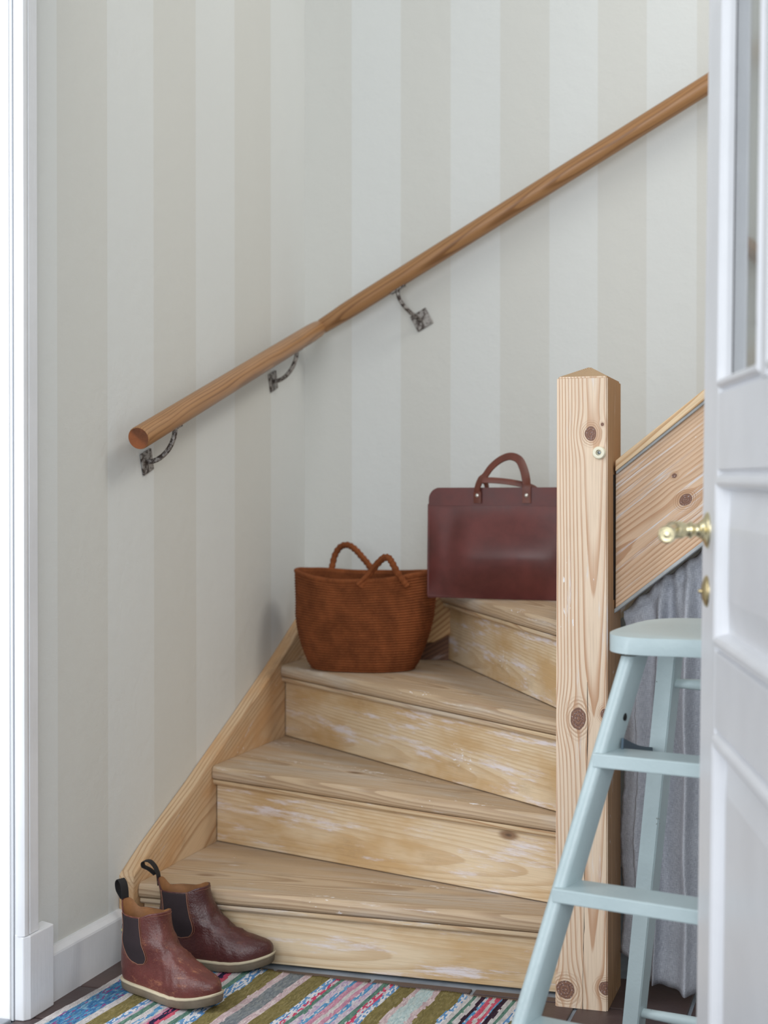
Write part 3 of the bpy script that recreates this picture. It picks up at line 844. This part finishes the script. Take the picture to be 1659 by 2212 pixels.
    for p in me.polygons: p.use_smooth = True
    o = bpy.data.objects.new('rag_rug', me); COL.objects.link(o)
    place(o, None, Matrix.Translation(O) @ Matrix.Rotation(ang, 4, 'Z'))
    return setprops(o, 'multicoloured striped woven rag rug lying on the brown tiles', 'rug')
make_rug()

# ================================================================== boots
ZL = [.020, .028, .037, .045, .053, .061, .070, .080, .092, .106, .122, .140, .158, .178]
XB = [.006, .003, .001, .000, .000, .000, .001, .003, .006, .009, .012, .012, .010, .006]
XF = [.262, .2640, .2625, .256, .243, .224, .203, .183, .165, .149, .136, .127, .122, .120]
HWM = [.0465, .0478, .0478, .0465, .045, .0435, .0420, .0405, .0390, .038, .0374, .037, .037, .037]
FX = [0, .02, .05, .09, .13, .17, .20, .225, .245, .2635]
FW = [.62, .70, .72, .74, .84, .97, 1.0, .96, .86, .72]
def boot_S(phi, s, off=0.0):
    """surface of the upper: phi 0 at the toe, pi at the heel; s 0 at the welt, 1 at the rim"""
    back = max(0, -math.cos(phi)); front = max(0, math.cos(phi))
    side = abs(math.sin(phi))
    zt_ = .158 + .021 * math.exp(-((math.pi - abs((phi + math.pi) % (2 * math.pi) - math.pi)) / .52) ** 4) + .011 * (1 - math.exp(-(front / .55) ** 3))
    z = .020 + s * (zt_ - .020)
    xb = np.interp(z, ZL, XB); xf = np.interp(z, ZL, XF)
    c = (xb + xf) / 2; a = (xf - xb) / 2
    ca, sa = math.cos(phi), math.sin(phi)
    x = c + a * math.copysign(abs(ca) ** .92, ca)
    shaft = min(1, max(0, (z - .06) / .05)); shaft = shaft * shaft * (3 - 2 * shaft)
    wf = np.interp(x, FX, FW)
    hw = np.interp(z, ZL, HWM) * (wf * (1 - shaft) + 1.0 * shaft)
    y = hw * math.copysign(abs(sa) ** (.72 * (1 - shaft) + .9 * shaft), sa)
    # inward slope of the vamp, creases over the instep
    y += .006 * math.sin(PI * min(1, max(0, x / .26))) * (1 - shaft) * .6
    cr = math.exp(-((x - .165) / .035) ** 2) * front ** .5
    crease = .0034 * math.sin(x * 300 + z * 110 + 18 * y) * cr + .0030 * math.sin(z * 210 + y * 60) * math.exp(-((z - .100) / .016) ** 2) * front
    lump = .0022 * mnoise.noise(Vector((x * 26, y * 26, z * 26))) * (1 if z > .03 else .3)
    nrm = Vector((ca, sa, .55 * (1 - shaft) * front)).normalized()
    p = Vector((x, y, z)) + nrm * (off + crease + lump * min(1, s * 6))
    p.z += .014 * max(0, (p.x - .17) / .09) ** 2
    return p
def make_boot(label, loc, rot, mat, mirror, tabcurl):
    M = Matrix.Translation(loc) @ Matrix.Rotation(rot, 4, 'Z')
    if mirror: flip = -1
    else: flip = 1
    def fl_(p): return Vector((p.x, p.y * flip, p.z))
    B = empty('ankle_boot', loc, label, 'boot', 'pair of ankle boots', rot=rot)
    sg = [0, .02, .05, .09, .13, .17, .21, .25, .29, .33, .37, .41, .45, .5, .55, .6, .66, .72, .78, .84, .9, .95, .985, 1.0]
    def surf(off, n=96):
        bm = bmesh.new(); V = [[bm.verts.new(fl_(boot_S(2 * PI * i / n, s, off))) for s in sg] for i in range(n)]
        for i in range(n):
            for j in range(len(sg) - 1): bm.faces.new((V[i][j], V[(i + 1) % n][j], V[(i + 1) % n][j + 1], V[i][j + 1]))
        return bm, V
    bm, V = surf(0)
    # turn the rim inwards so the leather has an edge
    n = len(V); inn = [bm.verts.new(fl_(boot_S(2 * PI * i / n, 1.0, -.0024))) for i in range(n)]
    for i in range(n): bm.faces.new((V[i][-1], V[(i + 1) % n][-1], inn[(i + 1) % n], inn[i]))
    link('upper', bm, mat, B, M, smooth=True)
    bm, V = surf(-.0028)
    low = [v[0] for v in V]; bm.faces.new(low)
    link('lining', bm, M_lining, B, M, smooth=True, auto=60)
    # elastic gores, one each side, with piping and stitching
    def gore(side):
        c0 = PI * .59
        def edge(s):                                     # half width in phi narrowing to a round end low down
            t = min(1, max(0, (s - .30) / .70))
            return .50 * (1 - (1 - min(1, t / .42)) ** 2.2) ** .5 * (.82 + .28 * t) if t > 0 else 0
        def pt(s, k, off): return fl_(boot_S(side * (c0 + k * edge(s) + (.10 * (1 - s))), s, off))
        ns, nk = 26, 10
        bm = bmesh.new(); G = [[bm.verts.new(pt(.302 + .683 * i / ns, -1 + 2 * k / nk, .0011)) for k in range(nk + 1)] for i in range(ns + 1)]
        for i in range(ns):
            for k in range(nk): bm.faces.new((G[i][k], G[i][k + 1], G[i + 1][k + 1], G[i + 1][k]))
        top = [G[ns][k] for k in range(nk + 1)]; dn = [bm.verts.new(pt(.985, -1 + 2 * k / nk, -.0032)) for k in range(nk + 1)]
        for k in range(nk): bm.faces.new((top[k], top[k + 1], dn[k + 1], dn[k]))
        link('elastic_panel', bm, M_elastic, B, M, smooth=True)
        path = [pt(1.0 - .70 * i / 30, -1, .0012) for i in range(31)] + [pt(.30 + .70 * i / 30, 1, .0012) for i in range(1, 31)]
        pp = catmull(path, 1)
        link('piping', tube_bm(pp, .0009, 6), M_stitch, B, M, smooth=True)
        bm = bmesh.new()
        for off_k in (1.10,):
            path = [pt(1.0 - .70 * i / 44, -off_k, .0006) for i in range(45)] + [pt(.30 + .70 * i / 44, off_k, .0006) for i in range(1, 45)]
            for i in range(0, len(path) - 1):
                p, q = path[i], path[i + 1]
                if (q - p).length < .0004: continue
                tube_bm([p, p.lerp(q, .62)], .00055, 5, bm)
        o = link('stitching', bm, M_stitch, B, M); o['kind'] = 'stuff'
    gore(1); gore(-1)
    # rim stitching along the front and the back
    for a0, a1 in ((-.95, .95), (PI - .62, PI + .62)):
        path = [fl_(boot_S(a0 + (a1 - a0) * i / 40, .965, .0004)) for i in range(41)]; bm = bmesh.new()
        for p, q in zip(path, path[1:]): tube_bm([p, p.lerp(q, .6)], .0005, 5, bm)
        o = link('stitching', bm, M_stitch, B, M); o['kind'] = 'stuff'
    # welt and sole
    def outline(off, z, n=72):
        out = []
        for i in range(n):
            p = boot_S(2 * PI * i / n, 0.0, 0); d = Vector((math.cos(2 * PI * i / n), math.sin(2 * PI * i / n), 0))
            q = p + d * off; lift = .014 * max(0, (q.x - .17) / .09) ** 2
            out.append(fl_(Vector((q.x, q.y, z + lift))))
        return out
    def slab(name, levels, m):
        bm = bmesh.new(); Rr = [[bm.verts.new(p) for p in outline(o_, z_)] for o_, z_ in levels]
        n = len(Rr[0])
        for A_, B_ in zip(Rr, Rr[1:]):
            for k in range(n): bm.faces.new((A_[k], A_[(k + 1) % n], B_[(k + 1) % n], B_[k]))
        bm.faces.new(Rr[0][::-1]); bm.faces.new(Rr[-1])
        return link(name, bm, m, B, M, smooth=True, auto=50)
    slab('sole', [(.0010, 0), (.0030, .002), (.0045, .012), (.0050, .0165)], M_sole)
    slab('welt', [(.0050, .0160), (.0062, .0172), (.0062, .0200), (.0050, .0212), (-.006, .0214)], M_welt)
    # pull tab at the heel
    top = fl_(boot_S(PI, .97, .0004))
    P0 = [top + Vector((.001, 0, -.012)), top + Vector((-.001, 0, .006))] + [top + Vector(c) for c in tabcurl]
    pts = catmull(P0, 6)
    link('pull_tab', ribbon_bm(pts, [(0, 1, .0)] * len(pts), .019, .0016), M_black, B, M, smooth=True, auto=50)
    return B, M, fl_
for_b = make_boot('oxblood leather ankle boot standing in front, its sole edge nearest the viewer', (.1125, 2.752, .0088), R_(-19), M_boot, False,
          [(-.002, 0, .020), (-.006, 0, .034), (-.014, 0, .041), (-.020, 0, .034), (-.018, 0, .020), (-.010, 0, .010), (-.004, 0, .004)])
B, M, fl_ = for_b
p = fl_(boot_S(-PI * .845, .66, .0022)); q = fl_(boot_S(-PI * .845, .76, .0022)); r = fl_(boot_S(-PI * .80, .66, .0022)) - p
bm = bmesh.new()
for k in range(3):
    a = p.lerp(q, k / 3); b = p.lerp(q, (k + 1) / 3); rr = r.normalized() * .006
    nrm = (b - a).cross(rr).normalized() * .0008
    vs = [bm.verts.new(v) for v in (a, a + rr, b + rr, b)]; vs2 = [bm.verts.new(v.co + nrm) for v in vs]
    fs = [bm.faces.new(vs), bm.faces.new(vs2[::-1])] + [bm.faces.new((vs[i], vs[(i + 1) % 4], vs2[(i + 1) % 4], vs2[i])) for i in range(4)]
    for f in fs: f.material_index = 1 if k == 1 else 0
o = link('side_tag', bm, [M_tagblue, M_tagyel], B, M); o['label'] = 'tiny blue and yellow tag'
make_boot('darker oxblood ankle boot standing behind, its toe against the bottom riser', (.102, 2.924, .0088), R_(3.5), M_boot2, True,
          [(-.003, 0, .014), (-.010, 0, .028), (-.022, 0, .038), (-.036, 0, .036), (-.036, 0, .026), (-.022, 0, .020), (-.008, 0, .010)])

# ================================================================== basket
def make_basket():
    cx, cy, z0 = .276, 3.812, .548
    B = empty('basket', (cx, cy, z0), 'rust brown coiled rope basket with two handles, on the third tread', 'basket')
    NC = 36; per = 7; H = .252; nA = 120
    zs = [0, .02, .06, .10, .14, .18, .22, .252]
    ax = [.137, .150, .165, .177, .184, .186, .187, .187]; bx = [.108, .118, .126, .130, .132, .128, .122, .118]
    def R(z, a, ridge, inner=0):
        A = np.interp(z, zs, ax); Bb = np.interp(z, zs, bx); ca, sa = math.cos(a), math.sin(a)
        bul = 1 + .018 * mnoise.noise(Vector((ca * 1.3, sa * 1.3, z * 9)))
        e = .92
        x = (A + ridge - inner) * bul * math.copysign(abs(ca) ** e, ca); y = (Bb + ridge - inner) * bul * math.copysign(abs(sa) ** e, sa)
        if z < .025: x += 0
        zr = z * (1 + (z / H) * (.035 * abs(ca) ** 2 - .055 * max(0, -sa) ** 3)) + .0022 * mnoise.noise(Vector((ca * 2.2, sa * 2.2, z * 12 + 4))) * (z / H)
        return Vector((cx + x + .012 * (z / H) * (1 if ca > 0 else 0) * ca, cy + y, z0 + zr))
    bm = bmesh.new(); rows = []
    for i in range(NC * per + 1):
        z = H * i / (NC * per); ph = (i % per) / per
        ridge = .0046 * (abs(math.sin(PI * ph)) ** .55) - .0023
        rows.append([bm.verts.new(R(z, 2 * PI * k / nA, ridge + .0007 * math.sin(k * PI * .5 + i) * (1 if ph > .2 else 0))) for k in range(nA)])
    for i in range(len(rows) - 1):
        for k in range(nA): bm.faces.new((rows[i][k], rows[i][(k + 1) % nA], rows[i + 1][(k + 1) % nA], rows[i + 1][k]))
    rin = []
    for i in range(NC * 2 + 1):
        z = H * (1 - i / (NC * 2)); rin.append([bm.verts.new(R(max(z, .008), 2 * PI * k / nA, -.0015 if i % 2 else .001, .0085)) for k in range(nA)])
    for i in range(len(rin) - 1):
        for k in range(nA): bm.faces.new((rin[i][k], rin[i][(k + 1) % nA], rin[i + 1][(k + 1) % nA], rin[i + 1][k]))
    for k in range(nA): bm.faces.new((rows[-1][k], rows[-1][(k + 1) % nA], rin[0][(k + 1) % nA], rin[0][k]))
    bm.faces.new(rows[0][::-1]); bm.faces.new(rin[-1])
    link('body', bm, M_rope, B, smooth=True)
    link('rim', tube_bm([R(H, 2 * PI * k / 72, -.002) + Vector((0, 0, .001)) for k in range(72)], .0058, 8, closed=True), M_rope, B, smooth=True)
    # handles: thick felted rope loops, the front one kinked at the top
    fr = [(.306, 3.694, .772), (.320, 3.700, .794), (.344, 3.698, .824), (.366, 3.694, .846), (.382, 3.692, .851), (.392, 3.694, .840), (.404, 3.698, .816), (.420, 3.708, .790), (.428, 3.716, .776)]
    bk = [(.142, 3.918, .796), (.147, 3.925, .815), (.153, 3.932, .846), (.168, 3.936, .869), (.190, 3.936, .874), (.212, 3.934, .862), (.232, 3.932, .842), (.250, 3.932, .822), (.262, 3.934, .800)]
    for P_ in (fr, bk):
        pts = catmull(P_, 7)
        link('handle', tube_bm(pts, [.0088 + .0012 * math.sin(i * 1.9) for i in range(len(pts))], 12), M_rope, B, smooth=True)
    for dx in (.012,):
        pts = catmull([(.300, 3.690, .778), (.328, 3.692, .806), (.352, 3.690, .835), (.376, 3.688, .856)], 7)
        link('handle', tube_bm(pts, .0062, 10), M_rope, B, smooth=True)
make_basket()

# ================================================================== leather bag
def make_bag():
    org = Vector((.668, 3.748, .7455)); rz = R_(-4.5)
    M = Matrix.Translation(org) @ Matrix.Rotation(rz, 4, 'Z')
    B = empty('leather_bag', org, 'burgundy leather briefcase with two strap handles, standing on the fourth tread', 'bag', rot=rz)
    Wd, H = .394, .285
    def outline_half(z):                                   # half width of the silhouette at height z
        rc = .030
        hw = Wd / 2 - .003 * (z / H)
        if z > H - rc: hw -= rc - math.sqrt(max(0, rc * rc - (z - H + rc) ** 2))
        return hw
    def depth(u, z):
        """half thickness: gusseted body with dented, hip-like front panel"""
        zz = z / H
        e = max(0, 1 - abs(u) ** 2.4) ** .85
        lo = min(zz / .40, 1.0); lo = math.sin(lo * PI / 2) ** 1.15
        hi = max(0, min(1, (.86 - zz) / .50)); hi = hi * hi * (3 - 2 * hi)
        d = .0035 + .046 * e * lo * hi
        d += .008 * mnoise.noise(Vector((u * 1.7 + 3, zz * 1.9, 1))) * e * lo * hi
        d -= .009 * math.exp(-((u + .66) / .17) ** 2 - ((zz - .45) / .26) ** 2)
        d = max(d, .003)
        return d
    NU, NV = 72, 60
    zsamp = [H * (1 - (1 - j / NV) ** 1.35) for j in range(NV + 1)]
    for side, nm in ((-1, 'front_panel'), (1, 'back_panel')):
        def f(a, b):
            z = zsamp[int(round(b * NV))]; u = -1 + 2 * a
            return (u * outline_half(min(z, H - .0004)), side * (depth(u, z) * (1 if side < 0 else .55)), z)
        o = link(nm, grid_bm(f, NU, NV), M_bag, B, M, smooth=True)
    # stiff top band on both sides, stitched along its lower edge, and the sewn side and bottom edges
    for side, nm in ((-1, 'top_band'), (1, 'top_band')):
        pts = []
        zl = H - .046
        pts = [(-outline_half(zl) - .001, zl)] + [(-outline_half(min(z, H - .0005)) - .0008, z + .0008) for z in [zl + .046 * i / 14 for i in range(15)]]
        pts = pts + [(-x, z) for x, z in reversed(pts)]
        bm = prism_bm(pts, .0028, .0043, .0006, 2)
        Mx = M @ frame((0, 0, 0), (1, 0, 0), (0, 0, 1))     # local z = -y
        if side > 0: Mx = M @ Matrix.Translation((0, 0, 0)) @ frame((0, .0085, 0), (1, 0, 0), (0, 0, 1))
        link(nm, bm, M_bag, B, Mx)
    edge = [(-outline_half(z) - .001, 0, z) for z in [H * i / 30 * .84 for i in range(30, -1, -1)]] + [(outline_half(z) + .001, 0, z) for z in [H * i / 30 * .84 for i in range(31)]]
    edge = [Vector(e) + Vector((0, 0, .004)) for e in edge]
    link('sewn_edge', ribbon_bm(edge, [(0, 1, 0)] * len(edge), .0085, .004), M_bag, B, M, smooth=True, auto=50)
    # straps
    yf = -.0078
    Wf = lambda n: [(1, 0, 0)] * n
    P_ = [(-.060, yf, .246), (-.060, yf - .001, .268), (-.060, yf - .001, .284), (-.052, yf - .002, .304), (-.042, yf + .006, .316), (-.027, yf + .012, .338), (-.004, yf + .016, .357), (.022, yf + .017, .3655), (.046, yf + .014, .357), (.060, yf + .008, .335), (.069, yf + .001, .308), (.071, yf - .001, .284), (.071, yf, .262), (.071, yf, .246)]
    pts = catmull(P_, 6)
    def strap_dir(pts):
        out = []
        for i in range(len(pts)):
            d = (pts[min(i + 1, len(pts) - 1)] - pts[max(i - 1, 0)]).normalized()
            out.append(d.cross(Vector((0, 1, 0))).normalized() * .8 + Vector((0, .55, 0)) * (1 if 8 < i < len(pts) - 14 else .25))
        return out
    link('handle', ribbon_bm(pts, strap_dir(pts), .0215, .0036), M_strap, B, M, smooth=True, auto=50)
    yb = .0095
    P_ = [(-.040, yb, .262), (-.040, yb, .280), (-.043, yb - .004, .300), (-.050, yb - .020, .304), (-.040, yb - .026, .3045), (-.010, yb - .022, .3035), (.030, yb - .016, .299), (.066, yb - .006, .291), (.088, yb + .001, .281), (.092, yb, .262)]
    pts = catmull(P_, 6)
    link('handle', ribbon_bm(pts, [(0, .25, 1)] * 2 + [(0, .25, 1)] * (len(pts) - 2), .0150, .0034), M_strap, B, M, smooth=True, auto=50)
    for x in (-.060, .071):
        Mr = M @ frame((x, yf - .0016, .2655), (1, 0, 0), (0, 0, 1))
        link('rivet', lathe_bm([(.0052, 0), (.0052, .0012), (.0040, .0026), (.0018, .0034), (0, .0036)], 18), M_rivet, B, Mr, smooth=True)
make_bag()

# ================================================================== the open door on the right
def make_door():
    lx, ly = 1.335, 2.115
    a = Vector((.244, -.970, -.0148)).normalized()            # from latch edge to hinge edge
    nrm = Vector((0, 0, 1)).cross(a).normalized() * -1         # outward normal of the visible face
    if nrm.x > 0: nrm = -nrm
    up = a.cross(nrm).normalized()
    if up.z < 0: up = -up
    up = (up + nrm * -.0085).normalized(); nrm = (nrm - up * nrm.dot(up)).normalized()
    M = Matrix((a, nrm, up)).transposed().to_4x4(); M.translation = Vector((lx, ly, 0)) + nrm * .0085
    D = empty('door_1', (lx, ly, 0), kind='structure')
    T = .040; Wd = .82; Ht = 2.02; SW = .122
    def bx(name, x0, x1, z0, z1, y0=-T, y1=0, bev=.002, parent=D, mat=M_door):
        o = link(name, box_bm(x0, x1, y0, y1, z0, z1, bev, 2), mat, parent, M); return o
    bx('latch_stile', 0, SW, .008, Ht); bx('hinge_stile', Wd - SW, Wd, .008, Ht)
    zr = [(.008, .20), (.705, .805), (1.040, 1.140), (1.90, Ht)]
    for z0, z1 in zr: bx('cross_rail', SW, Wd - SW, z0, z1)
    def mould(x0, x1, z0, z1, w, prof, nm='panel_moulding', mt=None):
        """picture-frame moulding: prof = list of (inset, height) across the moulding"""
        bm = bmesh.new(); loops = []
        for i, h in prof:
            loops.append([bm.verts.new((x, h, z)) for x, z in ((x0 + i, z0 + i), (x1 - i, z0 + i), (x1 - i, z1 - i), (x0 + i, z1 - i))])
        for A_, B_ in zip(loops, loops[1:]):
            for k in range(4): bm.faces.new((A_[k], A_[(k + 1) % 4], B_[(k + 1) % 4], B_[k]))
        return link(nm, bm, mt or M_door, D, M)
    pf = [(.0, -.006), (.0005, -.004), (.004, -.006), (.006, -.001), (.010, .0045), (.016, .0055), (.021, .003), (.024, -.004), (.026, -.013), (.026, -.03)]
    for z0, z1 in ((.20, .705), (.805, 1.040)):
        mould(SW, Wd - SW, z0, z1, .026, pf)
        bm = bmesh.new(); x0, x1 = SW + .02, Wd - SW - .02; za, zb_ = z0 + .02, z1 - .02; loops = []
        for i, h in ((0, -.030), (0, -.0125), (.012, -.0125), (.050, -.0045), (.051, -.0040)):
            loops.append([bm.verts.new((x, h, z)) for x, z in ((x0 + i, za + i), (x1 - i, za + i), (x1 - i, zb_ - i), (x0 + i, zb_ - i))])
        for A_, B_ in zip(loops, loops[1:]):
            for k in range(4): bm.faces.new((A_[k], A_[(k + 1) % 4], B_[(k + 1) % 4], B_[k]))
        bm.faces.new(loops[-1]); bm.faces.new(loops[0][::-1])
        link('panel', bm, M_door, D, M)
    xm = .435
    for x0, x1 in ((SW, xm - .016), (xm + .016, Wd - SW)):
        mould(x0, x1, 1.140, 1.90, .02, [(.0, -.006), (.0005, -.004), (.004, -.006), (.006, -.001), (.010, .0045), (.014, .0045), (.017, .001), (.019, -.006), (.0195, -.016)])
        mould(x0 + .0185, x1 - .0185, 1.1585, 1.8815, .02, [(.0, -.0135), (.004, -.0135), (.004, -.018)], 'putty_groove', M_dark)
        o = link('glass_pane', box_bm(x0, x1, -.018, -.014, 1.14, 1.90, 0), M_glass, D, M)
    bx('glazing_bar', xm - .016, xm + .016, 1.14, 1.90, -T + .004, .002)
    # lever handle on its rose, keyhole cover below
    Hh = empty('door_handle', (lx, ly, .95)); Hh.parent = D; Hh.matrix_basis = WM[D.name].inverted() @ WM[Hh.name]
    MY = M @ frame((.047, 0, .960), (1, 0, 0), (0, 0, -1))       # local z = +normal
    bm = lathe_bm([(0.0, -.001), (.0245, -.001), (.0245, .0012), (.0215, .0035), (.0165, .0055), (.0125, .0085), (.0115, .011), (0, .011)], 32)
    link('rose', bm, M_brass, Hh, MY, smooth=True)
    bm = lathe_bm([(.0115, .010), (.0085, .014), (.0080, .019), (.0110, .021), (.0118, .0235), (.0095, .026), (.0085, .030), (.0105, .032), (.0115, .036), (.0118, .046), (.0100, .052), (0, .053)], 28)
    link('neck', bm, M_brass, Hh, MY, smooth=True)
    g0 = Vector((.047, .046, .963)); g1 = Vector((.160, .069, .957)); dirv = (g1 - g0).normalized()
    MG = M @ frame(g0, dirv.orthogonal(), dirv.cross(dirv.orthogonal()))
    Lg = (g1 - g0).length
    bm = lathe_bm([(0, -.012), (.0065, -.010), (.0078, 0), (.0070, .012), (.0095, .018), (.0072, .024), (.0078, .05), (.0088, Lg - .032), (.0078, Lg - .024), (.0100, Lg - .018), (.0116, Lg - .009), (.0112, Lg - .003), (.0095, Lg), (.0070, Lg + .0015), (.0066, Lg - .0005), (.0040, Lg + .001), (0, Lg + .003)], 28)
    link('grip', bm, M_brass, Hh, MG, smooth=True)
    MK = M @ frame((.047, 0, .8775), (1, 0, 0), (0, 0, -1))
    K = empty('keyhole_cover', (lx, ly, .87)); K.parent = D; K.matrix_basis = WM[D.name].inverted() @ WM[K.name]
    bm = lathe_bm([(0.0, -.001), (.0215, -.001), (.0215, .001), (.0185, .0035), (.010, .0065), (.004, .0075), (0, .0075)], 32)
    link('disc', bm, M_brass2, K, MK, smooth=True)
    MS = M @ frame((.047, .0072, .8775), (1, 0, 0), (0, 0, -1))
    link('pin', lathe_bm([(.0028, -.001), (.0028, .0035), (.0018, .0045), (0, .0047)], 14), M_brass2, K, MS, smooth=True)
make_door()
